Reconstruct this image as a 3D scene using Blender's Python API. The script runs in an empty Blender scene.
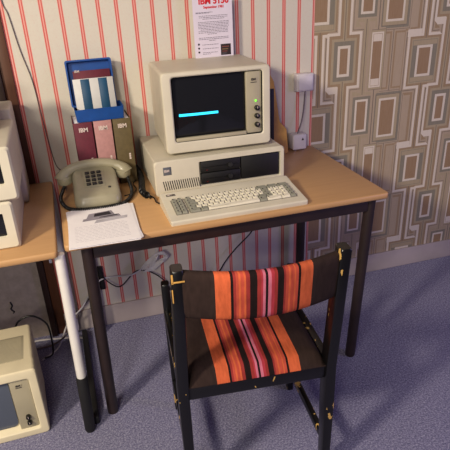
import bpy, bmesh, math, random
from mathutils import Vector, Matrix
random.seed(7)
C = bpy.context.scene.collection
PI = math.pi
H = 0.745            # desk height
WY = 0.662           # back wall plane

# ------------------------------------------------------------------ materials
class Ex:
    """tiny expression helper over Math nodes"""
    def __init__(s, nt, sock): s.nt, s.s = nt, sock
    def _op(s, op, a, b=None, c=None):
        n = s.nt.nodes.new('ShaderNodeMath'); n.operation = op
        for i, v in enumerate((a, b, c)):
            if v is None: continue
            if isinstance(v, Ex): s.nt.links.new(v.s, n.inputs[i])
            else: n.inputs[i].default_value = v
        return Ex(s.nt, n.outputs[0])
    def __add__(s, o): return s._op('ADD', s, o)
    def __sub__(s, o): return s._op('SUBTRACT', s, o)
    def __mul__(s, o): return s._op('MULTIPLY', s, o)
    def __truediv__(s, o): return s._op('DIVIDE', s, o)
    def fract(s): return s._op('FRACT', s)
    def floor(s): return s._op('FLOOR', s)
    def abs(s): return s._op('ABSOLUTE', s)
    def max(s, o): return s._op('MAXIMUM', s, o)
    def min(s, o): return s._op('MINIMUM', s, o)
    def lt(s, o): return s._op('LESS_THAN', s, o)

def lin(c):
    return tuple((x/12.92 if x <= .04045 else ((x+.055)/1.055)**2.4) for x in c[:3]) + (1,)

def newmat(name):
    m = bpy.data.materials.new(name); m.use_nodes = True
    nt = m.node_tree; b = nt.nodes['Principled BSDF']
    return m, nt, b

def ramp(nt, fac, stops, interp='CONSTANT'):
    r = nt.nodes.new('ShaderNodeValToRGB'); cr = r.color_ramp; cr.interpolation = interp
    while len(cr.elements) > 1: cr.elements.remove(cr.elements[-1])
    cr.elements[0].position = stops[0][0]; cr.elements[0].color = lin(stops[0][1])
    for p, c in stops[1:]:
        e = cr.elements.new(p); e.color = lin(c)
    nt.links.new(fac.s if isinstance(fac, Ex) else fac, r.inputs[0])
    return r.outputs[0]

def mixc(nt, a, b, fac, mode='MIX'):
    n = nt.nodes.new('ShaderNodeMix'); n.data_type = 'RGBA'; n.blend_type = mode
    if isinstance(fac, Ex): nt.links.new(fac.s, n.inputs[0])
    elif isinstance(fac, (int, float)): n.inputs[0].default_value = fac
    else: nt.links.new(fac, n.inputs[0])
    for i, v in ((6, a), (7, b)):
        if isinstance(v, tuple): n.inputs[i].default_value = lin(v)
        else: nt.links.new(v, n.inputs[i])
    return n.outputs[2]

def noise(nt, scale, detail=2, coord='Object', stretch=None, rough=.5):
    tc = nt.nodes.new('ShaderNodeTexCoord'); src = tc.outputs[coord]
    if stretch:
        mp = nt.nodes.new('ShaderNodeMapping'); mp.inputs['Scale'].default_value = stretch
        nt.links.new(src, mp.inputs[0]); src = mp.outputs[0]
    n = nt.nodes.new('ShaderNodeTexNoise'); n.inputs['Scale'].default_value = scale
    n.inputs['Detail'].default_value = detail; n.inputs['Roughness'].default_value = rough
    nt.links.new(src, n.inputs['Vector'])
    return n.outputs['Fac']

def bump(nt, b, fac, strength=.2, dist=.002):
    n = nt.nodes.new('ShaderNodeBump'); n.inputs['Strength'].default_value = strength
    n.inputs['Distance'].default_value = dist
    nt.links.new(fac, n.inputs['Height']); nt.links.new(n.outputs[0], b.inputs['Normal'])

def plain(name, col, rough=.5, var=.06, scale=30, bmp=.0, metal=0, spec=.5, stretch=None, bscale=None, emit=None):
    m, nt, b = newmat(name)
    f = noise(nt, scale, 3, stretch=stretch)
    c0 = tuple(max(0, x*(1-var)) for x in col); c1 = tuple(min(1, x*(1+var)) for x in col)
    nt.links.new(ramp(nt, f, [(.3, c0), (.7, c1)], 'LINEAR'), b.inputs['Base Color'])
    b.inputs['Roughness'].default_value = rough; b.inputs['Metallic'].default_value = metal
    b.inputs['Specular IOR Level'].default_value = spec
    if bmp:
        bump(nt, b, noise(nt, bscale or scale*6, 2), bmp, .001)
    if emit:
        b.inputs['Emission Color'].default_value = lin(emit[0]); b.inputs['Emission Strength'].default_value = emit[1]
    return m

def wood(name, base, dark, rough=.4, axis='X', scale=6):
    m, nt, b = newmat(name)
    st = {'X': (1, 14, 14), 'Y': (14, 1, 14), 'Z': (14, 14, 1)}[axis]
    f = noise(nt, scale, 5, stretch=st, rough=.6)
    f2 = noise(nt, 2.2, 2)
    a = ramp(nt, f, [(.25, dark), (.6, base)], 'LINEAR')
    g = ramp(nt, f2, [(.3, tuple(x*.93 for x in base)), (.7, base)], 'LINEAR')
    nt.links.new(mixc(nt, a, g, .5), b.inputs['Base Color'])
    b.inputs['Roughness'].default_value = rough
    bump(nt, b, f, .05, .001)
    return m

def chipped(name, col, chip, thresh=.68, scale=26, rough=.3):
    """black lacquer worn through to yellow wood in spots"""
    m, nt, b = newmat(name)
    f = noise(nt, scale, 4, stretch=(1, 1, .45))
    nt.links.new(ramp(nt, f, [(0, col), (thresh, chip)]), b.inputs['Base Color'])
    b.inputs['Roughness'].default_value = rough
    bump(nt, b, noise(nt, 60, 2), .1, .001)
    return m

M = {}
M['cream'] = plain('aged_cream_plastic', (.80, .775, .70), .5, .03, 8, .12, bscale=500)
M['cream2'] = plain('yellowed_cream_plastic', (.86, .82, .70), .5, .03, 8, .12, bscale=500)
M['panel'] = plain('greige_panel', (.64, .61, .52), .5, .03, 10)
M['recess'] = plain('dark_bezel', (.10, .10, .10), .45, .05)
M['black'] = plain('black_plastic', (.035, .035, .04), .35, .1)
M['soot'] = plain('matt_black_plastic', (.045, .045, .05), .55, .1)
M['latch'] = plain('charcoal_plastic', (.15, .15, .16), .3, .05)
M['cord'] = plain('black_cord_rubber', (.05, .055, .06), .35, .1)
M['whitecord'] = plain('white_cord_rubber', (.78, .77, .78), .5, .04)
M['greycord'] = plain('grey_cord_rubber', (.40, .36, .36), .6, .05)
M['keywhite'] = plain('key_white', (.87, .85, .78), .45, .02)
M['keygrey'] = plain('key_grey', (.55, .55, .50), .5, .03)
M['keybed'] = plain('key_bed', (.50, .48, .43), .6, .05)
M['phone'] = plain('phone_grey', (.58, .56, .47), .30, .03)
M['phonekey'] = plain('phone_key_dark', (.07, .07, .075), .35, .05)
M['silver'] = plain('metal_silver', (.75, .75, .74), .25, .03, metal=1)
M['steelbrown'] = plain('dark_brown_steel', (.155, .11, .105), .45, .10, 20)
M['whitesteel'] = plain('white_painted_steel', (.87, .86, .84), .3, .02, 20)
M['rubber'] = plain('black_foot_plastic', (.07, .07, .075), .6, .1)
M['paper'] = plain('white_paper', (.93, .92, .93), .8, .01)
M['paperdim'] = plain('lavender_white_paper', (.84, .81, .87), .8, .01)
M['paperedge'] = plain('paper_print_grey', (.76, .75, .78), .8, .01)
M['ink'] = plain('grey_ink', (.42, .40, .46), .8, .02)
M['inkdark'] = plain('dark_ink', (.16, .14, .17), .8, .05)
M['redink'] = plain('red_ink', (.80, .10, .16), .8, .03)
M['maroon'] = plain('maroon_cloth', (.37, .11, .18), .7, .06, 60, .2, bscale=900)
M['pink'] = plain('dusty_pink_cloth', (.68, .50, .50), .7, .04, 60, .2, bscale=900)
M['olive'] = plain('olive_cloth', (.36, .31, .20), .7, .06, 60, .2, bscale=900)
M['foil'] = plain('pale_lettering', (.82, .76, .74), .5, .02)
M['blue'] = plain('blue_plastic', (.06, .27, .56), .38, .05)
M['sleeve'] = plain('white_sleeve', (.80, .80, .80), .6, .02)
M['teal'] = plain('teal_print', (.09, .28, .42), .6, .04)
M['yellow'] = plain('yellow_card', (.78, .60, .30), .6, .06)
M['socket'] = plain('white_socket_plastic', (.80, .78, .80), .4, .02)
M['base'] = plain('greyish_mauve_paint', (.66, .62, .62), .55, .06, 5, .1, bscale=80)
M['post'] = wood('dark_brown_wood', (.16, .09, .07), (.10, .06, .05), .5, 'Z')
M['trimlite'] = wood('mid_brown_wood', (.34, .20, .12), (.24, .14, .09), .5, 'Z')
M['beige'] = plain('beige_hessian_wall', (.56, .52, .50), .85, .06, 40, .3, bscale=300)
M['cyan'] = plain('cyan_phosphor', (.1, .7, .9), .5, .0, emit=((.20, .80, .98), 1.6))
M['led'] = plain('green_led', (.3, .9, .2), .5, .0, emit=((.45, .95, .2), 2.0))
M['chair'] = chipped('worn_black_lacquer', (.035, .033, .04), (.72, .58, .32), .685)
M['chairrail'] = chipped('very_worn_black_lacquer', (.035, .033, .04), (.72, .58, .32), .62, 40)
M['beech'] = wood('beech_veneer', (.755, .59, .40), (.70, .54, .36), .42, 'X', 5)
M['beechedge'] = wood('beech_edge', (.86, .67, .42), (.78, .58, .36), .4, 'X', 5)

def mk_glass(name, col):
    m, nt, b = newmat(name)
    b.inputs['Base Color'].default_value = lin(col); b.inputs['Roughness'].default_value = .12
    b.inputs['Specular IOR Level'].default_value = .5
    f = noise(nt, 30, 2); bump(nt, b, f, .01, .001)
    return m
M['glass'] = mk_glass('dark_screen_glass', (.09, .095, .11))
M['glassgrey'] = mk_glass('blue_grey_screen_glass', (.33, .36, .42))

# carpet
def mk_carpet():
    m, nt, b = newmat('blue_violet_carpet')
    f = noise(nt, 150, 4, rough=.9); f2 = noise(nt, 60, 3); f3 = noise(nt, 2.5, 2)
    a = ramp(nt, f, [(.38, (.20, .20, .32)), (.5, (.47, .47, .57)), (.62, (.80, .79, .86))], 'LINEAR')
    c = ramp(nt, f2, [(.3, (.39, .39, .53)), (.7, (.51, .51, .63))], 'LINEAR')
    d = ramp(nt, f3, [(.3, (.43, .43, .57)), (.7, (.48, .48, .59))], 'LINEAR')
    nt.links.new(mixc(nt, mixc(nt, a, c, .35), d, .2), b.inputs['Base Color'])
    b.inputs['Roughness'].default_value = .95; b.inputs['Specular IOR Level'].default_value = .1
    bump(nt, b, f, .5, .004)
    return m
M['carpet'] = mk_carpet()

# striped wallpaper: pairs of thin red lines every 6.77 cm
def mk_stripes():
    m, nt, b = newmat('red_striped_wallpaper')
    tc = nt.nodes.new('ShaderNodeTexCoord'); sp = nt.nodes.new('ShaderNodeSeparateXYZ')
    nt.links.new(tc.outputs['Object'], sp.inputs[0]); x = Ex(nt, sp.outputs[0])
    s = .0677
    d = (((x - 1.1395)/s + .5 + 100).fract() - .5).abs() * s * 30      # 1 unit = 1/30 m
    base = (.80, .77, .73)
    f = noise(nt, 170, 2)
    bg = ramp(nt, f, [(.40, (.80, .78, .73)), (.62, (.80, .77, .72)), (.80, (.79, .73, .69))], 'LINEAR')
    st = ramp(nt, d, [(0, (.86, .62, .58)), (.0022*30, (.78, .36, .34)), (.0066*30, (.84, .64, .58)), (.0080*30, base)])
    col = mixc(nt, st, bg, d.lt(.0080*30)._op('SUBTRACT', 1.0, d.lt(.0080*30)))
    nt.links.new(col, b.inputs['Base Color']); b.inputs['Roughness'].default_value = .75
    bump(nt, b, noise(nt, 400, 2), .1, .001)
    return m
M['stripes'] = mk_stripes()

# 1970s geometric wallpaper, interlocking columns of nested rectangles
def mk_retro():
    m, nt, b = newmat('retro_geometric_wallpaper')
    tc = nt.nodes.new('ShaderNodeTexCoord'); sp = nt.nodes.new('ShaderNodeSeparateXYZ')
    nt.links.new(tc.outputs['Object'], sp.inputs[0]); X = Ex(nt, sp.outputs[0]); Z = Ex(nt, sp.outputs[2])
    PX, PZ = .525, .512
    W = (.86, .82, .75); G = (.50, .48, .41); K = (.66, .60, .48); T = (.60, .51, .38); B = (.68, .61, .51); D = (.42, .38, .32); BR = (.58, .47, .34)
    S = 6.0
    # x0, z0, core half sizes a, b, stem offset for territory, weight, stem offset for colour, cap start, bands
    types = [
        (1.287, 1.100, .017, .052, .046, .0, .034, 9, [(.0, BR), (.001, W), (.013, G), (.031, K), (.042, T), (.055, W), (.067, B), (.072, D), (.075, B), (.085, K)]),
        (1.390, .850, .021, .064, -.008, .070, .031, 9, [(.0, BR), (.001, W), (.011, G), (.024, B), (.030, K), (.042, B)]),
        (1.449, 1.092, .021, .110, .016, .072, .017, .080, [(.0, BR), (.001, W), (.008, K), (.017, D), (.019, B), (.028, K)]),
        (1.526, .828, .034, .080, -.013, .067, .044, 9, [(.0, BR), (.001, W), (.011, K), (.026, D), (.028, G), (.038, B), (.043, D), (.045, B), (.052, T), (.060, B)]),
        (1.695, 1.069, .028, .056, .003, .029, .041, 9, [(.0, BR), (.001, W), (.012, G), (.036, K), (.042, T), (.052, W), (.064, B), (.069, D), (.072, B), (.080, T), (.092, B)]),
    ]
    best = None; colr = None
    for (x0, z0, a, bb, so, wt, sc, cap, bands) in types:
        cells = []
        for k in (0, 1):
            # lattice: shift by half a column period drops half a vertical period
            ux = (((X - (x0 + k*PX)) / (2*PX) + 50.5).fract() - .5) * (2*PX)
            uz = (((Z - (z0 - k*PZ*.5)) / PZ + 50.5).fract() - .5) * PZ
            cells.append((ux.abs(), uz.abs(), ux, uz))
        for (ax, az, ux, uz) in cells:
            cd = (ax - a).max(az - bb)
            f = cd.min(ax + so) + wt
            stem = (ax + sc).lt(cd)
            cv = cd.min(ax + sc)
            stops = [(max(0, (lim + .003)*S), c) for lim, c in bands]
            rc = ramp(nt, (cv + .003) * S, stops)
            rc = mixc(nt, rc, D, stem * ax.lt(.0016))
            if cap == 9 and (a < .02 or a == .028):
                sg = 1 if a == .028 else -1        # the stepped outline is broad on one shoulder
                up = az - bb
                e = up.lt(.084) * (up*0 + .053).lt(up) * (ax - a).lt(.068) * (ux + .024).lt(0.0) * (uz * -sg).lt(0.0)
                rc = mixc(nt, rc, W, e)
            if a == .028:
                rc = mixc(nt, rc, K, (az*0 + .014).lt(az - bb) * cd.lt(.034))
            if cap < 1:
                e = ax.lt(a) * (az*0 + cap).lt(az) * cd.lt(0.0)
                rc = mixc(nt, rc, W, e)
            if best is None: best, colr = f, rc
            else:
                sel = f.lt(best); colr = mixc(nt, colr, rc, sel); best = best.min(f)
    # fine vertical thread and paper tone
    th = noise(nt, 300, 2, stretch=(1, 1, .08))
    colr = mixc(nt, colr, ramp(nt, th, [(.3, (.50, .44, .38)), (.7, (.72, .66, .60))], 'LINEAR'), .12)
    nt.links.new(colr, b.inputs['Base Color']); b.inputs['Roughness'].default_value = .7
    return m
M['retro'] = mk_retro()

# woven striped upholstery (position across the width = Generated X)
def mk_weave():
    m, nt, b = newmat('striped_wool_upholstery')
    tc = nt.nodes.new('ShaderNodeTexCoord'); sp = nt.nodes.new('ShaderNodeSeparateXYZ')
    nt.links.new(tc.outputs['Generated'], sp.inputs[0])
    bk = (.20, .15, .14); dk = (.12, .08, .08); o = (.83, .40, .25); r = (.76, .32, .25); rr = (.60, .21, .20); pk = (.82, .46, .55); pr = (.70, .23, .28)
    st = [(0, bk), (.205, o), (.300, dk), (.316, rr), (.332, r), (.350, o), (.362, r), (.385, o), (.397, rr), (.42, dk), (.466, rr), (.490, pr), (.505, pk), (.522, dk), (.536, pk), (.560, pr), (.580, rr), (.598, dk),
          (.640, rr), (.652, r), (.676, o), (.688, r), (.712, o), (.722, r), (.742, dk), (.756, o), (.845, bk)]
    st = [(p if p < .2 else .205+(p-.205)*.94, c) for p, c in st]
    c = ramp(nt, sp.outputs[0], st)
    n = noise(nt, 120, 3, stretch=(1, .25, .25)); w = noise(nt, 7, 3)
    c = mixc(nt, c, ramp(nt, n, [(.3, (.45, .45, .45)), (.7, (1, 1, 1))], 'LINEAR'), .35, 'MULTIPLY')
    c = mixc(nt, c, ramp(nt, w, [(.35, (.8, .8, .8)), (.65, (1, 1, 1))], 'LINEAR'), .4, 'MULTIPLY')
    nt.links.new(c, b.inputs['Base Color']); b.inputs['Roughness'].default_value = .9
    b.inputs['Specular IOR Level'].default_value = .15
    bump(nt, b, noise(nt, 700, 2), .3, .001)
    return m
M['weave'] = mk_weave()

# ------------------------------------------------------------------ geometry helpers
def link(name, bm, mat, parent=None, smooth=False, sharp=35):
    me = bpy.data.meshes.new(name)
    bmesh.ops.recalc_face_normals(bm, faces=bm.faces)
    bm.to_mesh(me); bm.free()
    if mat: me.materials.append(mat)
    o = bpy.data.objects.new(name, me); C.objects.link(o)
    if parent: o.parent = parent
    if smooth:
        for p in me.polygons: p.use_smooth = True
        me.set_sharp_from_angle(angle=math.radians(sharp))
    return o

def rbox(bm, x0, x1, y0, y1, z0, z1, r=0, seg=2, mtx=None):
    g = bmesh.ops.create_cube(bm, size=1)
    vs = g['verts']
    bmesh.ops.scale(bm, vec=(x1-x0, y1-y0, z1-z0), verts=vs)
    bmesh.ops.translate(bm, vec=((x0+x1)/2, (y0+y1)/2, (z0+z1)/2), verts=vs)
    if r:
        es = list({e for v in vs for e in v.link_edges})
        gg = bmesh.ops.bevel(bm, geom=es, offset=r, segments=seg, profile=.5, affect='EDGES')
        vs = list({v for f in gg['faces'] for v in f.verts} | {v for v in vs if v.is_valid})
    if mtx is not None: bmesh.ops.transform(bm, matrix=mtx, verts=[v for v in vs if v.is_valid])
    return vs

def box(name, x0, x1, y0, y1, z0, z1, mat, parent=None, r=.002, seg=2, mtx=None):
    bm = bmesh.new(); rbox(bm, x0, x1, y0, y1, z0, z1, r, seg, mtx)
    return link(name, bm, mat, parent, True, 50)

def rr(u0, u1, w0, w1, r, n=5):
    """rounded rectangle outline, counter-clockwise"""
    pts = []
    for cx, cy, a0 in ((u1-r, w0+r, -PI/2), (u1-r, w1-r, 0), (u0+r, w1-r, PI/2), (u0+r, w0+r, PI)):
        for i in range(n+1):
            a = a0 + PI/2*i/n
            pts.append((cx+r*math.cos(a), cy+r*math.sin(a)))
    return pts

def loft(bm, loops, cap0=True, cap1=True):
    rows = [[bm.verts.new(p) for p in L] for L in loops]
    n = len(rows[0])
    for a, b in zip(rows, rows[1:]):
        for i in range(n):
            j = (i+1) % n
            bm.faces.new((a[i], a[j], b[j], b[i]))
    if cap0: bm.faces.new(rows[0])
    if cap1: bm.faces.new(list(reversed(rows[-1])))

def xz(pts, y): return [(u, y, w) for u, w in pts]
def xy(pts, z): return [(u, v, z) for u, v in pts]

def spline(pts, n=8):
    P = [Vector(p) for p in pts]
    if len(P) < 3: return P
    out = []
    Q = [2*P[0]-P[1]] + P + [2*P[-1]-P[-2]]
    for i in range(1, len(Q)-2):
        a, b, c, d = Q[i-1:i+3]
        for k in range(n):
            t = k/n
            out.append(.5*((2*b) + (c-a)*t + (2*a-5*b+4*c-d)*t*t + (3*b-a-3*c+d)*t**3))
    out.append(P[-1])
    return out

def tube(bm, pts, r, sides=8, sx=1.0):
    """round tube through pts; r number or list; rotation-minimising frame"""
    P = [Vector(p) for p in pts]; n = len(P)
    T = [(P[min(i+1, n-1)]-P[max(i-1, 0)]).normalized() for i in range(n)]
    up = Vector((0, 0, 1)) if abs(T[0].z) < .9 else Vector((0, 1, 0))
    N = (up - T[0]*up.dot(T[0])).normalized()
    rows = []
    for i in range(n):
        N = (N - T[i]*N.dot(T[i])).normalized(); B = T[i].cross(N)
        ri = r[i] if isinstance(r, (list, tuple)) else r
        rows.append([bm.verts.new(P[i] + (N*math.cos(2*PI*k/sides) + B*sx*math.sin(2*PI*k/sides))*ri) for k in range(sides)])
    for a, b in zip(rows, rows[1:]):
        for k in range(sides):
            j = (k+1) % sides
            bm.faces.new((a[k], a[j], b[j], b[k]))
    bm.faces.new(list(reversed(rows[0]))); bm.faces.new(rows[-1])

def tubeobj(name, pts, r, mat, parent=None, sides=8, smooth_path=True, n=8):
    bm = bmesh.new(); tube(bm, spline(pts, n) if smooth_path else pts, r, sides)
    return link(name, bm, mat, parent, True, 60)

def coil(bm, pts, R, r, pitch, sides=6, per=10):
    P = spline(pts, 12)
    L = [0]
    for a, b in zip(P, P[1:]): L.append(L[-1]+(b-a).length)
    tot = L[-1]; turns = tot/pitch; N = int(turns*per); out = []
    T0 = (P[1]-P[0]).normalized(); up = Vector((0, 0, 1)) if abs(T0.z) < .9 else Vector((0, 1, 0))
    nn = (up-T0*up.dot(T0)).normalized(); j = 0
    for i in range(N+1):
        s = tot*i/N
        while j < len(L)-2 and L[j+1] < s: j += 1
        t = (s-L[j])/max(1e-9, L[j+1]-L[j]); p = P[j].lerp(P[j+1], t); T = (P[j+1]-P[j]).normalized()
        nn = (nn-T*nn.dot(T)).normalized(); b = T.cross(nn); a = 2*PI*i/per
        out.append(p + (nn*math.cos(a)+b*math.sin(a))*R)
    tube(bm, out, r, sides)

def empty(name, loc, yaw=0, label=None, cat=None, group=None):
    o = bpy.data.objects.new(name, None); C.objects.link(o)
    o.location = loc; o.rotation_euler = (0, 0, yaw); o.empty_display_size = .05
    tag(o, label, cat, group)
    return o
def tag(o, label=None, cat=None, group=None, kind=None):
    if label: o['label'] = label
    if cat: o['category'] = cat
    if group: o['group'] = group
    if kind: o['kind'] = kind
    return o

def text(name, s, size, mat, parent, loc, rot=(PI/2, 0, 0), depth=.0004, bold=0.0, align='LEFT'):
    cu = bpy.data.curves.new('t', 'FONT'); cu.body = s; cu.size = size; cu.extrude = depth; cu.offset = bold; cu.align_x = align
    cu.resolution_u = 3
    tmp = bpy.data.objects.new('t', cu); C.objects.link(tmp)
    dg = bpy.context.evaluated_depsgraph_get(); dg.update()
    me = bpy.data.meshes.new_from_object(tmp.evaluated_get(dg)); me.name = name
    bpy.data.objects.remove(tmp); bpy.data.curves.remove(cu)
    me.materials.clear(); me.materials.append(mat)
    o = bpy.data.objects.new(name, me); C.objects.link(o); o.parent = parent
    o.location = loc; o.rotation_euler = rot
    return o

def copy_part(src, parent, name=None):
    c = src.copy(); C.objects.link(c); c.parent = parent
    return c

# ------------------------------------------------------------------ the room
def struct(name, x0, x1, y0, y1, z0, z1, mat, r=0):
    o = box(name, x0, x1, y0, y1, z0, z1, mat, None, r)
    o['kind'] = 'structure'; return o
struct('floor', -1.8, 3.2, -2.6, WY+.06, -.05, 0, M['carpet'])
struct('wall_back', -.087, 1.1425, WY, WY+.06, 0, 2.5, M['stripes'])
struct('wall_right', 1.1425, 3.2, WY, WY+.06, 0, 2.5, M['retro'])
struct('wall_left', -1.8, -.150, WY+.0, WY+.06, 0, 2.5, M['beige'])
struct('baseboard_back', -.087, 3.2, WY-.012, WY+.001, .0, .103, M['base'], .003)
struct('trim_1', -.128, -.087, WY-.008, WY+.05, 0, 2.5, M['trimlite'], .002)
struct('trim_2', -.155, -.128, WY-.022, WY+.05, 0, 2.5, M['post'], .003)

# ------------------------------------------------------------------ tables
DL, DD = 1.139, .6565
def slab(name, x0, x1, y0, y1, z0, z1, parent, r=.012):
    bm = bmesh.new()
    e = .003
    L = [xy(rr(x0+e, x1-e, y0+e, y1-e, r-e), z0), xy(rr(x0, x1, y0, y1, r), z0+e), xy(rr(x0, x1, y0, y1, r), z1-e), xy(rr(x0+e, x1-e, y0+e, y1-e, r-e), z1)]
    loft(bm, L)
    o = link(name, bm, M['beech'], parent, True, 50)
    return o
desk = empty('desk', (0, 0, 0), 0, 'beech-topped desk with dark brown steel frame carrying the desktop computer and telephone', 'desk')
slab('desktop', 0, DL, 0, DD, H-.022, H, desk)
ap0, ap1 = H-.074, H-.022
box('front_rail', .085, 1.075, .030, .050, ap0, ap1, M['steelbrown'], desk)
box('back_rail', .085, 1.055, DD-.075, DD-.055, ap0, ap1, M['steelbrown'], desk)
for nx in (.062, 1.068):
    box('side_rail', nx-.010, nx+.010, .075, DD-.10, ap0, ap1, M['steelbrown'], desk)
def leg(parent, top, bot, r=.0205, mat=None, cap=True, name='leg'):
    bm = bmesh.new(); tube(bm, [bot, (Vector(bot)+(Vector(top)-Vector(bot))*.02), top], [r*.96, r, r], 20)
    return link(name, bm, mat or M['steelbrown'], parent, True, 60)
leg(desk, (.068, .047, ap1), (.058, .060, 0))
leg(desk, (1.092, .047, ap1), (1.064, .060, 0))
leg(desk, (.068, DD-.06, ap1), (.06, DD-.07, 0))
leg(desk, (1.072, DD-.06, ap1), (1.065, DD-.07, 0))

lt = empty('side_table', (0, 0, 0), 0, 'beech-topped table at left with white tubular leg and black foot', 'table')
slab('tabletop', -1.35, -.022, -.031, .652, H-.022, H, lt, .012)
box('front_rail', -1.25, -.075, .30, .32, H-.05, H-.022, M['steelbrown'], lt)
leg(lt, (-.019, .000, H-.022), (-.027, -.008, .245), .0165, M['whitesteel'])
bm = bmesh.new(); tube(bm, [(-.034, -.012, 0), (-.0335, -.0115, .01), (-.027, -.008, .240), (-.027, -.008, .247)], [.015, .019, .020, .018], 20)
link('leg_sleeve', bm, M['rubber'], lt, True, 50)
box('foot_runner', -.020, .004, .008, .60, .0, .035, M['rubber'], lt, .006)
leg(lt, (-.045, .62, H-.022), (-.045, .62, .03), .0165, M['whitesteel'])
leg(lt, (-1.27, .03, H-.022), (-1.27, .03, 0), .0165, M['whitesteel'])
leg(lt, (-1.27, .60, H-.022), (-1.27, .60, 0), .0165, M['whitesteel'])
box('bracket', -.052, -.044, -.008, .008, H-.045, H-.022, M['silver'], lt, .001)

# ------------------------------------------------------------------ monitors
def rounded_screen(bm, u0, u1, w0, w1, y, bulge, r=.018, n=18):
    """slightly convex glass with rounded corners"""
    L = rr(u0, u1, w0, w1, r, 6); cx, cz = (u0+u1)/2, (w0+w1)/2; hx, hz = (u1-u0)/2, (w1-w0)/2
    rings = []
    for k in range(n):
        t = 1-k/n
        ring = []
        for (a, b) in L:
            x = cx+(a-cx)*t; z = cz+(b-cz)*t
            ring.append((x, y - bulge*(1-((x-cx)/hx)**2*.5-((z-cz)/hz)**2*.5) + bulge*.0, z))
        rings.append(ring)
    loft(bm, rings, False, True)

def monitor(name, loc, yaw, label, cat, w, h, d, opening, split, mat, glass, knobs, light=None, badge=None, vents=True, r=.014, taper=.02):
    t = empty(name, loc, yaw, label, cat)
    u0, u1, w0, w1 = opening
    bm = bmesh.new()
    L = [xz(rr(taper, w-taper, .004, h-taper*.35, r), d),
         xz(rr(taper*.8, w-taper*.8, .002, h-taper*.2, r), d-.012),
         xz(rr(.003, w-.003, .0, h-.001, r), .075),
         xz(rr(.0, w, .0, h, r), .068),
         xz(rr(.0, w, .0, h, r), .006),
         xz(rr(.003, w-.003, .003, h-.003, r*.9), .001),
         xz(rr(.007, w-.007, .007, h-.007, r*.8), 0),
         xz(rr(u0-.004, u1+.004, w0-.004, w1+.004, .012), .0),
         xz(rr(u0, u1, w0, w1, .010), .003)]
    loft(bm, L, True, False)
    link('shell', bm, mat, t, True, 30)
    # recessed surround, sloping in to the screen
    bm = bmesh.new()
    loft(bm, [xz(rr(u0, u1, w0, w1, .010), .003), xz(rr(u0+.006, u1-.001, w0+.012, w1-.006, .010), .028)], False, True)
    link('screen_surround', bm, M['recess'] if light else mat, t, True, 30)
    bm = bmesh.new(); rounded_screen(bm, u0+.007, split-.004, w0+.014, w1-.006, .024, .012)
    sc = link('screen', bm, glass, t, True, 80)
    if light:
        box('front_sill', u0+.004, split-.002, .004, .018, w0+.0005, w0+.014, M['panel'], t, .003)
    box('control_panel', split, u1-.001, .010, .026, w0+.002, w1-.004, M['panel'], t, .003)
    for (ku, kw, kr) in knobs:
        bm = bmesh.new(); tube(bm, [(ku, .012, kw), (ku, .002, kw), (ku, -.003, kw), (ku, -.004, kw)], [kr, kr, kr*.9, kr*.7], 16)
        k = link('knob', bm, M['black'], t, True, 40)
        box('knob_mark', ku-.0008, ku+.0008, -.0050, -.0040, kw-.001, kw+kr*.75, M['foil'], k, .0002)
    if light:
        lu, lw = light; o = box('power_light', lu-.0028, lu+.0028, .006, .011, lw-.0028, lw+.0028, M['led'], t, .0008); o['label'] = 'lit green power light'
    if badge:
        bu, bw, bs = badge
        o = box('badge', bu-bs, bu+bs, .0085, .0105, bw-bs*.45, bw+bs*.45, M['panel'], t, .0004)
        text('badge_lettering', 'IBM', bs*.95, M['inkdark'], o, (bu-bs*.9, .0082, bw-bs*.33), bold=.0003)
        box('badge_line', bu-bs, bu+bs*.9, .0088, .0102, bw-bs*1.0, bw-bs*.8, M['inkdark'], t, 0)
    if vents:
        bm = bmesh.new()
        for i in range(26):
            y = .10 + i*(d-.17)/26
            rbox(bm, .05, w-.05, y, y+.0035, h-.0052, h-.0015)
        link('top_vents', bm, M['soot'], t)
    return t

mon = monitor('color_monitor', (.4055, .3100, H+.1490), -.030,
    'boxy cream monitor with a cyan line on its black screen, on the computer case', 'monitor',
    .396, .284, .335, (.034, .366, .040, .268), .306, M['cream'], M['glass'],
    [(.345, .134, .0095), (.345, .105, .0095), (.345, .073, .0095)], light=(.342, .160), badge=(.336, .236, .012), vents=False, taper=.008)
bm = bmesh.new(); su0, su1, sw0, sw1 = .041, .302, .054, .262
def scry(x, z): return .024-.012*(1-((x-(su0+su1)/2)/((su1-su0)/2))**2*.5-((z-(sw0+sw1)/2)/((sw1-sw0)/2))**2*.5)
LL = []
for i in range(17):
    x = .057+.143*i/16
    LL.append([(x, scry(x, z)+dy, z) for z, dy in ((.1290, .001), (.1290, -.0010), (.1375, -.0010), (.1375, .001))])
loft(bm, LL); o = link('cursor_line', bm, M['cyan'], mon)
o['label'] = 'glowing cyan line on the screen'
# ------------------------------------------------------------------ desktop computer (system unit)
pc = empty('desktop_computer', (.3440, .2674, H), -.008, 'cream desktop computer case with two black floppy drives, under the monitor', 'computer')
bm = bmesh.new()
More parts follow.
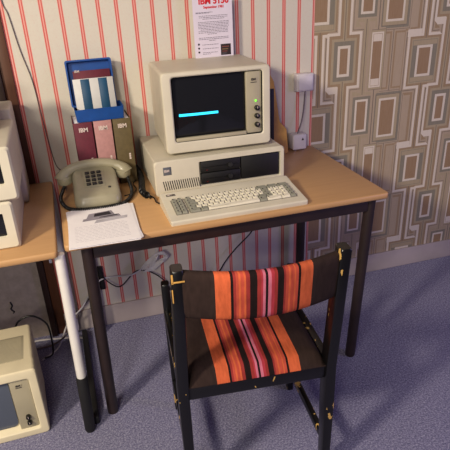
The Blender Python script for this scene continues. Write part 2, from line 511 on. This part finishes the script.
# case body
L = [xz(rr(.006, .494, .008, .136, .006), .385), xz(rr(.004, .496, .006, .138, .006), .380), xz(rr(.004, .496, .006, .138, .006), .028)]
loft(bm, L)
link('case', bm, M['cream'], pc, True, 40)
bm = bmesh.new()
ou0, ou1, ow0, ow1 = .165, .484, .026, .122
L = [xz(rr(.002, .498, .006, .139, .014), .030), xz(rr(.0, .5, .006, .140, .014), .024), xz(rr(.0, .5, .006, .140, .014), .006), xz(rr(.004, .496, .010, .136, .012), .0),
     xz(rr(ou0, ou1, ow0, ow1, .004), .0), xz(rr(ou0+.004, ou1-.004, ow0+.006, ow1-.003, .003), .016)]
loft(bm, L, True, True)
fb = link('front_bezel', bm, M['cream'], pc, True, 30)
for z0 in (.033, .077):
    d = box('floppy_drive', .173, .324, .003, .018, z0, z0+.041, M['soot'], pc, .001)
    box('disk_slot', .178, .320, .0018, .0035, z0+.019, z0+.0215, M['black'], d, .0003)
    tubb = bmesh.new(); tube(tubb, [(.284, .004, z0+.020), (.284, -.004, z0+.020)], .0085, 14)
    link('drive_latch', tubb, M['latch'], d, True, 40)
    box('drive_light', .192, .198, .0015, .0035, z0+.007, z0+.011, plain('red_lamp_off', (.35, .05, .05), .4), d, .0003)
box('blank_panel', .328, .477, .003, .018, .033, .118, M['soot'], pc, .001)
bg = box('badge', .032, .062, -.0012, .0005, .088, .118, plain('badge_grey', (.36, .37, .40), .35), pc, .001)
text('badge_lettering', 'IBM', .0125, M['foil'], bg, (.0345, -.0016, .100), bold=.0003)
bm = bmesh.new()
for i in range(17):
    u = .032 + i*.0081
    m = Matrix.Translation((u, 0, .048)) @ Matrix.Rotation(-.16, 4, 'Y')
    rbox(bm, -.0017, .0017, -.0004, .002, -.018, .018, 0, 1, m)
link('front_vents', bm, M['soot'], pc)
for fx in (.03, .47):
    for fy in (.04, .36):
        box('foot', fx-.012, fx+.012, fy-.012, fy+.012, 0, .008, M['soot'], pc, .001)
# ------------------------------------------------------------------ keyboard
kb = empty('keyboard', (.3440, .0120, H), .000, 'cream wedge-shaped keyboard with white and grey keys at the desk front', 'keyboard')
def kz(v): return .0165 + .130*v       # top surface height over depth
prof = [(.002, .0), (.0, .006), (.0, .013), (.004, .0172), (.150, kz(.150)), (.158, kz(.158)+.002), (.192, kz(.192)+.003), (.199, kz(.2)-.001), (.200, .036), (.200, .0)]
bm = bmesh.new()
W_ = .482
rows = [[(.003+0, a, max(.0, b)) for a, b in prof], [(W_, a, b) for a, b in prof]]
def prow(x, inset):
    cy = .1; cz = .02
    return [(x, cy+(a-cy)*(1-inset), cz+(b-cz)*(1-inset*3) if b > 0 else 0) for a, b in prof]
loft(bm, [prow(0, .02), prow(.0025, .004), prow(.005, 0), prow(W_-.005, 0), prow(W_-.0025, .004), prow(W_, .02)])
link('body', bm, M['cream'], kb, True, 30)
ang = math.atan(.130)
def on_key_plane(u, v, lift=0): return Matrix.Translation((u, v, kz(v)+lift)) @ Matrix.Rotation(ang, 4, 'X')
for (a, b) in ((.026, .0685), (.0735, .460)):
    bm = bmesh.new(); rbox(bm, -(b-a)/2, (b-a)/2, -.052, .052, -.003, .0012, 0, 1, on_key_plane((a+b)/2, .088))
    link('key_bed', bm, M['keybed'], kb)
def keymesh(w, d=.0165, h=.0085):
    bm = bmesh.new()
    loft(bm, [xy(rr(-w/2, w/2, -d/2, d/2, .001, 1), 0), xy(rr(-w/2+.0005, w/2-.0005, -d/2+.0005, d/2-.0005, .001, 1), .003), xy(rr(-w/2+.0022, w/2-.0022, -d/2+.0015, d/2-.0022, .002, 2), h)], False, True)
    for f in bm.faces: f.material_index = 0
    bmesh.ops.recalc_face_normals(bm, faces=bm.faces)
    n0 = set(bm.faces)
    rbox(bm, -w/2+.0030, -w/2+.0072, d/2-.0095, d/2-.0035, h-.0005, h+.0002)
    for f in bm.faces:
        if f not in n0: f.material_index = 1
    me = bpy.data.meshes.new('key'); bm.to_mesh(me); bm.free(); return me
kcache = {}
def key(u, v, wu, grey, hu=1, labels=None):
    U_ = .0192; k = (round(wu, 2), grey, hu)
    if k not in kcache:
        me = keymesh(wu*U_-.0022, hu*.0200-.0028); me.materials.append(M['keygrey' if grey else 'keywhite']); me.materials.append(M['inkdark']); kcache[k] = me
    o = bpy.data.objects.new('key', kcache[k]); C.objects.link(o); o.parent = kb
    o.matrix_local = on_key_plane(u + wu*U_/2, v, .0012)
R0 = .128
rowv = [R0 - i*.0200 for i in range(5)]
for i in range(5):
    for j in range(2): key(.028+j*.0192, rowv[i], 1, True)
x0 = .076
layout = [
    [(1, 1)] + [(1, 0)]*12 + [(2, 1), (2, 1), (2, 1)],
    [(1.5, 1)] + [(1, 0)]*12 + [(1.2, 1)] + [(.0, 0)] + [(1, 0)]*3 + [(1, 1)],
    [(1.75, 1)] + [(1, 0)]*11 + [(.9, 0), (1.2, 1)] + [(1, 0)]*3 + [(1, 1)],
    [(1.25, 1), (1, 0)] + [(1, 0)]*10 + [(1.6, 1), (1, 1)] + [(1, 0)]*3 + [(1, 1)],
    [(1.75, 1), (1.25, 1), (9.0, 0), (1.3, 1), (1.0, 1), (1, 1)][:4] + [(2.6, 0), (1.6, 0), (1, 1)],
]
for i, row in enumerate(layout):
    tot = sum(a for a, _ in row); sc = 19.8/tot
    u = x0
    for a, gflag in row:
        if a > 0: key(u, rowv[i], a*sc, bool(gflag))
        u += a*sc*.0192
bg = box('badge', .020, .052, .166, .182, kz(.174)+.0022, kz(.174)+.0036, plain('badge_dark', (.32, .30, .29), .35), kb, .0005)
text('badge_lettering', 'IBM', .010, M['foil'], bg, (.024, .1705, kz(.174)+.0038), (0, 0, 0), bold=.0003)
# coiled keyboard cord at the left of the case
bm = bmesh.new()
coil(bm, [(.322, .640, H+.018), (.326, .56, H+.016), (.322, .48, H+.013), (.312, .41, H+.0125), (.304, .345, H+.0125), (.312, .30, H+.0125), (.326, .292, H+.012)], .0100, .0036, .0135)
tube(bm, spline([(.322, .295, H+.012), (.334, .272, H+.008), (.336, .235, H+.005), (.352, .208, H+.004)]), .0026, 6)
tag(link('coiled_cord', bm, M['cord'], None, True, 60), 'thick black coiled keyboard cord lying along the left side of the computer case', 'cord')
# ------------------------------------------------------------------ binders
bx = [(.095, .166, 'maroon', 'maroon cloth binder with pale lettering, leftmost of the three boxed manuals'),
      (.169, .238, 'pink', 'dusty pink binder between the maroon and the olive ones'),
      (.241, .311, 'olive', 'olive brown binder beside the computer case, rightmost of the three')]
BT = H+.256; BY = .500
for (a, b, mt, lb) in bx:
    t = empty('binder', ((a+b)/2, BY, H), 0, lb, 'binder', None)
    w = (b-a)/2-.001
    box('spine', -w, w, 0, .006, 0, BT-H, M[mt], t, .002)
    box('cover', -w, -w+.003, .006, .150, 0, BT-H, M[mt], t, .001)
    box('cover', w-.003, w, .006, .150, 0, BT-H, M[mt], t, .001)
    box('pages', -w+.004, w-.004, .008, .146, .004, BT-H-.004, M['paper'], t, .001)
    text('lettering', 'IBM', .0215, M['foil'], t, (0, -.0006, BT-H-.034), bold=.0006, align='CENTER')
    bm = bmesh.new()
    for q in range(3): rbox(bm, w*.38, w*.58, -.0008, 0, BT-H-.160+q*.0085, BT-H-.1535+q*.0085)
    link('small_print', bm, M['foil'], t)
# ------------------------------------------------------------------ diskette box
db = empty('disk_box', (.110, .505, BT), .0, 'open blue plastic diskette box standing on the binders with lid raised against the wall', 'diskette box')
bm = bmesh.new()
# tray: open top box with walls
loft(bm, [xy(rr(.004, .178, .004, .108, .004), 0), xy(rr(0, .182, 0, .112, .006), .046), xy(rr(.003, .179, .003, .109, .005), .046), xy(rr(.007, .175, .007, .105, .004), .004)])
link('tray', bm, M['blue'], db, True, 40)
bm = bmesh.new()
lidm = Matrix.Translation((0, .112, .038)) @ Matrix.Rotation(-.10, 4, 'X')
n0 = len(bm.verts)
# lid: shallow tray standing upright and open to the front
L = [xz(rr(.002, .166, 0, .166, .008), .030), xz(rr(-.002, .170, 0, .170, .008), .0), xz(rr(.004, .164, .006, .164, .006), .0), xz(rr(.008, .160, .010, .160, .006), .026)]
loft(bm, L); bmesh.ops.transform(bm, matrix=Matrix.Translation((-.004, .075, .042)) @ Matrix.Rotation(-.16, 4, 'X'), verts=bm.verts[:])
link('lid', bm, M['blue'], db, True, 40)
dk = empty('diskettes', (.116, .525, BT+.008), 0, 'maroon diskette jacket standing in the blue box behind a striped sleeve', 'diskette')
dk.name = 'diskette_jacket'
tilt = Matrix.Rotation(-.15, 4, 'X')
def tb(name, x0, x1, y0, y1, z0, z1, mat, parent, off=(0, 0, 0), r=.0006):
    return box(name, x0, x1, y0, y1, z0, z1, mat, parent, r, 1, Matrix.Translation(off) @ tilt)
tb('jacket', .012, .150, .050, .053, .02, .172, M['maroon'], dk)
l_ = text('lettering', 'IBM', .012, M['foil'], dk, (.018, .0725, .158), bold=.0003, rot=(PI/2+.15, 0, 0))
sv = empty('disk_sleeve', (.116, .525, BT+.008), 0, 'white sleeve with two broad teal stripes in front of the maroon jacket', 'sleeve')
tb('sleeve_card', .006, .156, .040, .044, .01, .143, M['sleeve'], sv)
for a, b in ((.034, .067), (.100, .133)):
    tb('teal_stripe', a, b, .0388, .0402, .014, .141, M['teal'], sv)
# ------------------------------------------------------------------ telephone
ph = empty('telephone', (.139, .362, H), -.02, 'grey-beige push-button desk telephone with its handset across the top', 'telephone')
bm = bmesh.new()
def pl(hx, y0, y1, r, z0, sl):
    return [(x, y, z0+sl*(y+.10)) for x, y in rr(-hx, hx, y0, y1, r, 6)]
loft(bm, [pl(.078, -.084, .098, .030, .0, 0), pl(.084, -.091, .103, .032, .008, 0), pl(.084, -.090, .100, .032, .018, .08), pl(.081, -.086, .086, .032, .030, .30), pl(.077, -.080, .080, .032, .036, .36), pl(.068, -.072, .072, .028, .0385, .37)])
link('body', bm, M['phone'], ph, True, 60)
# keypad plate + keys
sl = math.atan(.37)
def onph(x, y, lift): return Matrix.Translation((x, y, .0385+.37*(y+.10)+lift)) @ Matrix.Rotation(sl, 4, 'X')
bm = bmesh.new(); rbox(bm, -.037, .037, -.046, .046, -.001, .002, .0015, 2, onph(-.004, .008, 0)); link('keypad_plate', bm, M['phone'], ph, True, 40)
kme = None
for i in range(4):
    for j in range(3):
        bm = bmesh.new(); rbox(bm, -.0078, .0078, -.0055, .0055, 0, .006, .001, 1, onph(-.025+j*.0210, .038-i*.0200, .002)); link('push_button', bm, M['phonekey'], ph, True, 40)
bm = bmesh.new(); rbox(bm, -.005, .005, -.004, .004, 0, .003, .001, 1, onph(.046, -.045, .0)); link('round_button', bm, M['phonekey'], ph, True, 40)
# cradle
box('cradle', -.050, -.030, .060, .098, .066, .090, M['phone'], ph, .004); box('cradle', .030, .050, .060, .098, .066, .090, M['phone'], ph, .004)
# handset
path = spline([(-.118, .070, .066), (-.108, .076, .084), (-.080, .083, .101), (-.035, .088, .110), (.035, .088, .110), (.080, .083, .101), (.108, .076, .084), (.118, .070, .066)], 8)
n = len(path); rad = []
for i in range(n):
    t = abs(i/(n-1)*2-1); rad.append(.0185+.0140*max(0, (t-.45)/.55)**1.3 if t < .97 else .022)
bm = bmesh.new(); tube(bm, path, rad, 18, 1.05)
hs = link('handset', bm, M['phone'], ph, True, 70)
for s in (-1, 1):
    bm = bmesh.new(); tube(bm, [(s*.108, .072, .080), (s*.106, .070, .060), (s*.105, .070, .054)], [.030, .030, .025], 20); link('earpiece' if s < 0 else 'mouthpiece', bm, M['phone'], hs, True, 50)
# handset cord, around the front of the phone
bm = bmesh.new()
coil(bm, [(-.112, .050, .052), (-.132, .000, .022), (-.114, -.060, .008), (-.074, -.096, .008), (-.02, -.104, .008), (.04, -.104, .008), (.088, -.088, .008), (.118, -.040, .010), (.128, .01, .02), (.122, .05, .055)], .0050, .0024, .0062, 6, 8)
link('handset_cord', bm, M['cord'], ph, True, 60)
tubeobj('phone_line', [(.03, .48, H+.012), (.035, .60, H+.012), (.030, .652, H+.028), (.005, .657, .809), (-.007, .657, .914), (-.015, .657, 1.034), (-.023, .657, 1.147), (-.044, .657, 1.256), (-.060, .657, 1.376), (-.073, .657, 1.426), (-.083, .657, 1.60), (-.084, .657, 1.9)], .0018, M['greycord'])
tag(bpy.data.objects['phone_line'], 'thin grey cable running up the striped wallpaper from the telephone', 'cable')
tag(tubeobj('looped_cable', [(.235, .335, H+.009), (.27, .355, H+.008), (.288, .40, H+.007), (.285, .46, H+.006), (.30, .50, H+.004)], .0024, M['cord']), 'thin black cable on the desktop between telephone and computer case', 'cable')
# ------------------------------------------------------------------ paper stack
for i in range(5):
    dx, dy, a = [(.006, .004, .03), (-.003, -.001, -.015), (.008, .001, .045), (.002, .006, -.03), (0, 0, 0)][i]
    z = H+.0006+i*.0013
    t = None
    bm = bmesh.new()
    loft(bm, [xy(rr(0, .220, 0, .305, .001, 1), 0), xy(rr(0, .220, 0, .305, .001, 1), .0010)])
    if i < 4:
        o = link('paper_sheet', bm, M['paper'], None); o.location = (.017+dx, -.036+dy, z); o.rotation_euler = (0, 0, a-.02)
        tag(o, 'white sheet of paper in the stack under the printed leaflet on the desk corner', 'paper', 'sheets under the leaflet')
    else:
        t = empty('leaflet', (.016, -.038, z), -.02, 'white leaflet with a grey picture of a computer, topmost on the desk corner stack', 'leaflet')
        link('sheet', bm, M['paper'], t)
        bm = bmesh.new()
        for k in range(11):
            y = .150-k*.0115
            x = .02
            while x < .185:
                w = random.uniform(.008, .022); rbox(bm, x, min(x+w, .192), y, y+.0022, .00105, .0012); x += w+.003
        link('print_lines', bm, M['paperedge'], t)
        # printed picture of the computer (flat on the sheet)
        def flat(name, pts, mat, z=.0012):
            bm = bmesh.new(); vs = [bm.verts.new((a, b, z)) for a, b in pts]; f = bm.faces.new(vs)
            r_ = bmesh.ops.extrude_face_region(bm, geom=[f]); bmesh.ops.translate(bm, vec=(0, 0, .0003), verts=[v for v in r_['geom'] if isinstance(v, bmesh.types.BMVert)])
            return link(name, bm, mat, t)
        g1 = plain('print_grey', (.56, .54, .58), .8); g2 = plain('print_lightgrey', (.70, .69, .72), .8)
        flat('printed_picture', [(.060, .205), (.072, .252), (.150, .262), (.160, .215)], g1)
        flat('printed_picture', [(.088, .222), (.092, .248), (.142, .254), (.148, .226)], M['inkdark'], .0016)
        flat('printed_picture', [(.048, .192), (.052, .212), (.172, .222), (.178, .200)], g1, .0014)
        flat('printed_picture', [(.105, .207), (.107, .212), (.165, .218), (.168, .210)], M['inkdark'], .0018)
        flat('printed_picture', [(.085, .165), (.095, .190), (.200, .200), (.196, .178)], g2, .0014)
# ------------------------------------------------------------------ information sheet
sh = empty('information_sheet', (.608, .612, H+.149+.2815), -.03, 'white information sheet with red heading and bullet list standing on the monitor', 'sheet of paper')
sh.rotation_euler = (.0, 0, -.02)
SW, SH_ = .172, .240
box('sheet', 0, SW, 0, .0006, 0, SH_, M['paperdim'], sh, 0)
def line(bm, x0, x1, z, h=.0020):
    x = x0
    while x < x1:
        w = random.uniform(.004, .013); rbox(bm, x, min(x+w, x1), -.0006, 0, z, z+h); x += w+.0022
bm = bmesh.new()
for z, a, b in ((.194, .012, .085), (.191, .012, .070), (.180, .025, .150), (.174, .025, .150), (.168, .040, .135), (.156, .02, .155), (.150, .02, .155), (.144, .02, .155), (.138, .02, .155), (.132, .02, .150), (.126, .03, .15), (.120, .02, .15), (.114, .02, .15), (.108, .06, .10),
                (.094, .02, .152), (.088, .02, .152), (.082, .065, .095), (.066, .034, .105), (.050, .034, .105), (.034, .034, .100), (.028, .034, .07)):
    line(bm, a, b, z-.014)
link('print_lines', bm, M['ink'], sh)
for z in (.070, .054, .038):
    bm = bmesh.new(); tube(bm, [(.018, 0, z-.014), (.018, -.0012, z-.014)], .0042, 12); link('bullet_icon', bm, M['inkdark'], sh)
p_ = box('picture', .115, .160, -.0008, 0, .006, .051, plain('dark_brown_print', (.14, .09, .10), .7), sh, 0)
for i, (c, z) in enumerate(((M['redink'], .038), (M['yellow'], .028), (M['redink'], .019), (M['ink'], .011))):
    box('picture_band', .121, .152-i*.004, -.0012, -.0006, z, z+.0045, plain('print_band', ((.45, .25, .22), (.45, .36, .25), (.42, .22, .2), (.3, .28, .3))[i], .7), p_, 0)
text('heading', 'IBM 5150', .034, M['redink'], sh, (SW*.53, -.0006, .2130), bold=.0012, align='CENTER')
text('subheading', 'September 1981', .0135, M['redink'], sh, (SW*.53, -.0006, .1960), bold=.0004, align='CENTER')
sh.scale = (.915, 1, .915)
# ------------------------------------------------------------------ right of the monitor
sk = empty('wall_socket', (1.050, WY, .998), 0, 'white square wall socket on the striped wallpaper right of the monitor', 'socket')
box('housing', 0, .080, -.038, 0, 0, .074, M['socket'], sk, .005, 3)
box('cover_plate', .006, .074, -.042, -.037, .006, .068, M['socket'], sk, .002)
ad = empty('power_adaptor', (1.024, .595, H), .0, 'white plug-in box on the desktop below the wall socket', 'adaptor')
box('housing', 0, .066, 0, .055, .006, .074, M['socket'], ad, .006, 3)
bm = bmesh.new()
f = [bm.verts.new(p) for p in ((.040, -.001, .048), (.052, -.001, .048), (.046, -.001, .060))]; fc = bm.faces.new(f)
r_ = bmesh.ops.extrude_face_region(bm, geom=[fc]); bmesh.ops.translate(bm, vec=(0, .0012, 0), verts=[v for v in r_['geom'] if isinstance(v, bmesh.types.BMVert)])
link('warning_mark', bm, M['inkdark'], ad)
for x in (.018, .057):
    box('prong', x-.003, x+.003, .012, .018, 0, .008, M['silver'], ad, .0005)
tag(tubeobj('socket_cable', [(1.092, WY-.030, .998), (1.086, WY-.034, .93), (1.074, WY-.040, .87), (1.058, .622, H+.080), (1.056, .620, H+.073)], .0028, M['greycord']), 'grey cable hanging from the wall socket to the white plug-in box', 'cable')
# yellow card folder standing behind monitor and case
bm = bmesh.new()
pts = [(0, 0), (.082, 0), (.078, .105), (.048, .140), (.030, .310), (.012, .345), (.0, .345)]
fv = [bm.verts.new((a, 0, b)) for a, b in pts]; fc = bm.faces.new(fv)
r_ = bmesh.ops.extrude_face_region(bm, geom=[fc]); bmesh.ops.translate(bm, vec=(0, .010, 0), verts=[v for v in r_['geom'] if isinstance(v, bmesh.types.BMVert)])
bmesh.ops.bevel(bm, geom=bm.edges[:], offset=.001, segments=1, affect='EDGES')
yf = link('card_folder', bm, M['yellow']); yf.location = (.930, .560, H); yf.rotation_euler = (-.14, 0, 0)
yf.location = (.918, .590, H+.001)
tag(yf, 'yellow card folder leaning on the wallpaper behind the right side of the monitor', 'folder')
bf = box('thin_booklet', 0, .026, 0, .006, 0, .31, M['soot'], None, .001); bf.location = (.858, .47, H+.001); bf.rotation_euler = (0, 0, 0)
tag(bf, 'thin black booklet edge standing between the monitor and yellow folder', 'booklet')

# ------------------------------------------------------------------ left table computers
def terminal(name, loc, yaw, label, w, d, h, op):
    t = empty(name, loc, yaw, label, 'computer')
    u0, u1, w0, w1 = op
    bm = bmesh.new(); r = .010
    loft(bm, [xz(rr(.004, w-.004, .004, h-.004, r), d), xz(rr(0, w, 0, h, r), d-.008), xz(rr(0, w, 0, h, r), .008), xz(rr(.006, w-.006, .006, h-.006, r), .0), xz(rr(u0, u1, w0, w1, .004), .0), xz(rr(u0+.002, u1-.002, w0+.002, w1-.002, .004), .010)], True, False)
    link('case', bm, M['cream'], t, True, 30)
    bm = bmesh.new(); rounded_screen(bm, u0, u1, w0, w1, .012, .004, .005, 8); link('screen', bm, M['glass'], t, True, 80)
    return t
terminal('terminal', (-.426, .047, H), 0, 'off-white boxy unit with dark front window on the left table, lower of the stacked pair', .300, .38, .151, (.03, .268, .040, .118))
terminal('terminal', (-.426, .047, H+.155), 0, 'off-white boxy unit with dark front window, upper of the pair on the left table', .326, .38, .161, (.03, .295, .050, .128))
tb_ = box('casing', 0, .30, 0, .17, 0, .345, M['cream'], None, .008, 3); tb_.location = (-.408, .440, H+.0005)
tag(tb_, 'tall off-white casing standing behind the stacked pair on the left table', 'casing')
tb_ = box('casing', 0, .30, 0, .12, 0, .14, M['cream'], None, .008, 3); tb_.location = (-.44, .27, H+.3165)
tag(tb_, 'small off-white casing lying on top of the upper stacked unit', 'casing')

# ------------------------------------------------------------------ monochrome monitor on the floor
fm = monitor('floor_monitor', (-.555, .020, .0), .03,
    'yellowed cream monitor with blank grey screen standing on the carpet under the left table', 'monitor',
    .380, .292, .300, (.030, .350, .030, .256), .283, M['cream2'], M['glassgrey'],
    [(.318, .088, .0085), (.318, .062, .0085)], None, (.312, .230, .011), vents=False, taper=.012)
bm = bmesh.new()
for i in range(22):
    y = .055+i*.0075
    rbox(bm, .07, .335, y, y+.0022, .290, .2916)
link('top_vents', bm, M['panel'], fm)
box('vent_frame', .062, .343, .046, .225, .2895, .2910, M['panel'], fm, .0005)

# ------------------------------------------------------------------ chair
ch = empty('chair', (.258, -.400, 0), -.098, 'black-lacquered wooden chair with brown seat and back striped in orange and pink', 'chair')
CW = .434; CDp = .400
def cleg(x, y, zt, lean=0, side=0, sx=.032, sy=.048, zb=0, taper=.8):
    bm = bmesh.new(); L = []
    for z, k, yy in ((zb, taper, 0), (.30, 1, 0), (.44, 1, 0), (.62, 1, -lean*.45), (zt-.004, .95, -lean), (zt, .85, -lean)):
        xx = side*max(0, z-.44)/.4
        if z > zt: continue
        L.append([(x+xx+a, y+yy+b, z) for a, b in rr(-sx/2*k, sx/2*k, -sy/2*k, sy/2*k, .005, 2)])
    loft(bm, L); return link('leg', bm, M['chair'], ch, True, 40)
cleg(0, 0, .838, .028, .012); cleg(CW, 0, .845, .044, .004)
def fleg(x):
    bm = bmesh.new(); L = []
    for z, k in ((0, .8), (.3, 1), (.546, 1), (.552, .85)):
        L.append([(x+a, CDp+b, z) for a, b in rr(-.014*k, .014*k, -.018*k, .018*k, .004, 2)])
    loft(bm, L); link('leg', bm, M['chair'], ch, True, 40)
for nm_, a_, b_, c_, d_ in (('bare_wood_patch', -.004, .028, .808, .812), ('bare_wood_patch', -.005, .0, .806, .832), ('bare_wood_patch', -.006, -.003, .752, .790)):
    lx = .011
    o = box(nm_, a_-.0, b_, -.0535, -.0510, c_, d_, M['yellow'], ch, .0005); o['label'] = 'chipped patch of bare yellow wood'
fleg(.002); fleg(CW+.012)
for x in (.0, CW):
    box('side_rail', x-.012, x+.012, .02, CDp-.018, .400, .452, M['chairrail'], ch, .003)
    box('stretcher', x-.009, x+.009, .018, CDp-.018, .118, .146, M['chairrail'], ch, .003)
box('rear_rail', .014, CW-.014, -.016, .008, .400, .446, M['chair'], ch, .003)
box('front_rail', .010, CW-.010, CDp-.012, CDp+.012, .400, .446, M['chair'], ch, .003)
# seat cushion
bm = bmesh.new()
NX, NY = 24, 16
def seatpt(i, j, top):
    s = i/NX; t = j/NY
    x = .013+(CW-.026)*s; y = -.018+(CDp+.02)*t
    e = min(s, 1-s)*2; f_ = min(t, 1-t)*2
    edge = (1-(1-min(1, e*5))**2.5)*(1-(1-min(1, f_*5))**2.5)
    return (x, y, .4475+(.028*max(0, edge)**.5 if top else 0) + .008*t + (.004*math.sin(PI*s)*edge if top else 0))
T_ = [[bm.verts.new(seatpt(i, j, True)) for j in range(NY+1)] for i in range(NX+1)]
Bt = [[bm.verts.new(seatpt(i, j, False)-Vector((0, 0, .004)) if False else (seatpt(i, j, False)[0], seatpt(i, j, False)[1], seatpt(i, j, False)[2]-.004)) for j in range(NY+1)] for i in range(NX+1)]
for i in range(NX):
    for j in range(NY):
        bm.faces.new((T_[i][j], T_[i+1][j], T_[i+1][j+1], T_[i][j+1])); bm.faces.new((Bt[i][j], Bt[i][j+1], Bt[i+1][j+1], Bt[i+1][j]))
for i in range(NX):
    bm.faces.new((T_[i][0], Bt[i][0], Bt[i+1][0], T_[i+1][0])); bm.faces.new((T_[i][NY], T_[i+1][NY], Bt[i+1][NY], Bt[i][NY]))
for j in range(NY):
    bm.faces.new((T_[0][j], T_[0][j+1], Bt[0][j+1], Bt[0][j])); bm.faces.new((T_[NX][j], Bt[NX][j], Bt[NX][j+1], T_[NX][j+1]))
o = link('seat', bm, M['weave'], ch, True, 60); o['label'] = 'brown seat with orange, red and pink stripes'
# back rest: curved padded band between the rear posts
bm = bmesh.new(); NS = 28; L = []
Z0, Z1 = .692, .832
for i in range(NS+1):
    s = i/NS; x = .012+(CW-.024)*s; bul = -.050*math.sin(PI*s)**.9 if 0 < s < 1 else 0
    sec = []
    for k in range(16):
        a = 2*PI*k/16; ca, sa = math.cos(a), math.sin(a)
        yy = .017*abs(ca)**.6*(1 if ca > 0 else -1); zz = (Z1-Z0)/2*abs(sa)**.35*(1 if sa > 0 else -1)
        zc = (Z0+Z1)/2+zz; lean = -(.028+.016*s)*(zc-.44)/.4
        sec.append((x, bul+lean-.002+yy, zc))
    L.append(sec)
loft(bm, L); o = link('backrest', bm, M['weave'], ch, True, 50); o['label'] = 'brown padded backrest with orange, red and pink stripes'

# ------------------------------------------------------------------ cables below
def cable(name, pts, r, mat, label): return tag(tubeobj(name, pts, r, M[mat]), label, 'cable')
yb = WY-.02
cable('black_cable', [(.100, .63, .330), (.116, .63, .272), (.155, .62, .227), (.19, .62, .214), (.237, .625, .252), (.276, .635, .270), (.339, .635, .247), (.404, .62, .179), (.44, .61, .06), (.50, .60, .006), (.60, .60, .006)], .0030, 'cord', 'thin black cable hanging in waves below the desk against the wallpaper')
cable('black_cable', [(.86, .590, .668), (.86, .60, .50), (.835, .62, .385), (.748, .625, .298), (.691, .62, .239), (.64, .62, .15), (.60, .60, .03), (.66, .58, .006), (.75, .58, .006)], .0032, 'cord', 'black cable dropping from under the desk behind the chair')
bm = bmesh.new()
for k in range(6):
    o_ = k*.010
    tube(bm, spline([(.283+o_, .60, .288), (.31+o_, .60-o_*.3, .320+o_*.4), (.352+o_*.5, .60, .352), (.395+o_*.4, .60, .362-o_*.5), (.402, .60, .335-o_*.3), (.365+o_*.4, .60-o_*.3, .318), (.33+o_*.3, .60, .292-o_*.3), (.295+o_, .60, .276)], 8), .0033, 6)
tube(bm, spline([(.285, .60, .288), (.235, .60, .272), (.188, .63, .262), (.14, .643, .258), (.098, .628, .258), (.06, .63, .22), (.0, .585, .16), (-.07, .58, .10), (-.13, .54, .006), (-.2, .47, .006)], 8), .0038, 6)
tube(bm, spline([(.36, .60, .35), (.37, .59, .45), (.37, .585, .55), (.37, .58, .668)], 8), .0026, 6)
tag(link('cable_bundle', bm, M['whitecord'], None, True, 60), 'bundle of looped white cable hanging under the desk near its left legs', 'cable')
cable('white_cable', [(.088, .643, .21), (.04, .640, .17), (-.01, .60, .140), (-.07, .54, .08), (-.14, .54, .03), (-.21, .56, .008), (-.35, .56, .008)], .0045, 'greycord', 'grey cable sagging behind the white table leg')
cable('floor_cable', [(.00, .56, .006), (-.02, .575, .006), (-.05, .59, .006), (-.13, .61, .006), (-.22, .625, .006), (-.35, .62, .006)], .0045, 'whitecord', 'pale cable on the carpet running toward the floor monitor')
cable('floor_cable', [(-.29, .42, .10), (-.275, .45, .198), (-.246, .45, .241), (-.197, .45, .249), (-.153, .45, .208), (-.142, .45, .155), (-.15, .46, .04), (-.19, .48, .006)], .0040, 'cord', 'black cable arching over behind the floor monitor')
pb = empty('plug_block', (.096, .640, .20), 0, 'black power plug block on the wallpaper behind the left desk legs', 'plug')
box('housing', 0, .024, 0, .022, 0, .115, M['soot'], pb, .004)
cable('wall_hook', [(-.300, WY-.002, .215), (-.296, WY-.006, .195), (-.304, WY-.006, .180), (-.294, WY-.006, .165), (-.298, WY-.002, .155)], .003, 'cord', 'short black cable stub on the beige wall behind the floor monitor')['category'] = 'cable stub'

# ------------------------------------------------------------------ light
def area(name, loc, target, size, power, col):
    l = bpy.data.lights.new(name, 'AREA'); l.energy = power; l.color = col; l.size = size; l.shape = 'DISK'
    o = bpy.data.objects.new(name, l); C.objects.link(o); o.location = loc
    o.rotation_euler = (Vector(target)-Vector(loc)).to_track_quat('-Z', 'Y').to_euler()
    return o
area('key_lamp', (-1.70, -1.65, 2.30), (.2, .1, .6), .34, 84, (1, .86, .66))
area('overhead_fill', (-.4, -1.5, 2.75), (.5, 0, .3), .5, 14, (1, .88, .76))  # soft overhead fill, added to light the floor
area('front_fill', (-1.0, -3.0, 1.9), (.5, .6, .4), .45, 38, (1, .90, .76))  # front fill added for room bounce, brightens the wallpaper under the desk
area('violet_lamp', (2.5, -1.3, 1.2), (0, .3, .4), .6, 10, (.55, .42, 1))
w = bpy.data.worlds.new('World'); bpy.context.scene.world = w; w.use_nodes = True
w.node_tree.nodes['Background'].inputs[0].default_value = (.46, .39, .55, 1)
w.node_tree.nodes['Background'].inputs[1].default_value = .20

# ------------------------------------------------------------------ camera
px, py, pz, yaw, pit, roll, f = .0639908, -1.5806774, 1.4757464, .2635714, .4714688, -.0543602, 542.735
cx, cy = 217.6523, 249.3747
cyw, syw = math.cos(yaw), math.sin(yaw)
F = Vector((syw*math.cos(pit), cyw*math.cos(pit), -math.sin(pit)))
R0_ = Vector((cyw, -syw, 0)); U0 = R0_.cross(F)
Rv = R0_*math.cos(roll)+U0*math.sin(roll); Uv = -R0_*math.sin(roll)+U0*math.cos(roll)
cam = bpy.data.cameras.new('camera'); co = bpy.data.objects.new('camera', cam); C.objects.link(co)
mt = Matrix((Rv, Uv, -F)).transposed().to_4x4(); mt.translation = Vector((px, py, pz)); co.matrix_world = mt
cam.sensor_fit = 'HORIZONTAL'; cam.sensor_width = 36; cam.lens = f/450*36
cam.shift_x = (225-cx)/450; cam.shift_y = (cy-225)/450
cam.clip_start = .02
bpy.context.scene.camera = co
vs = bpy.context.scene.view_settings
vs.view_transform = 'Standard'; vs.look = 'None'; vs.gamma = 1; vs.exposure = 0.0; vs.use_curve_mapping = False
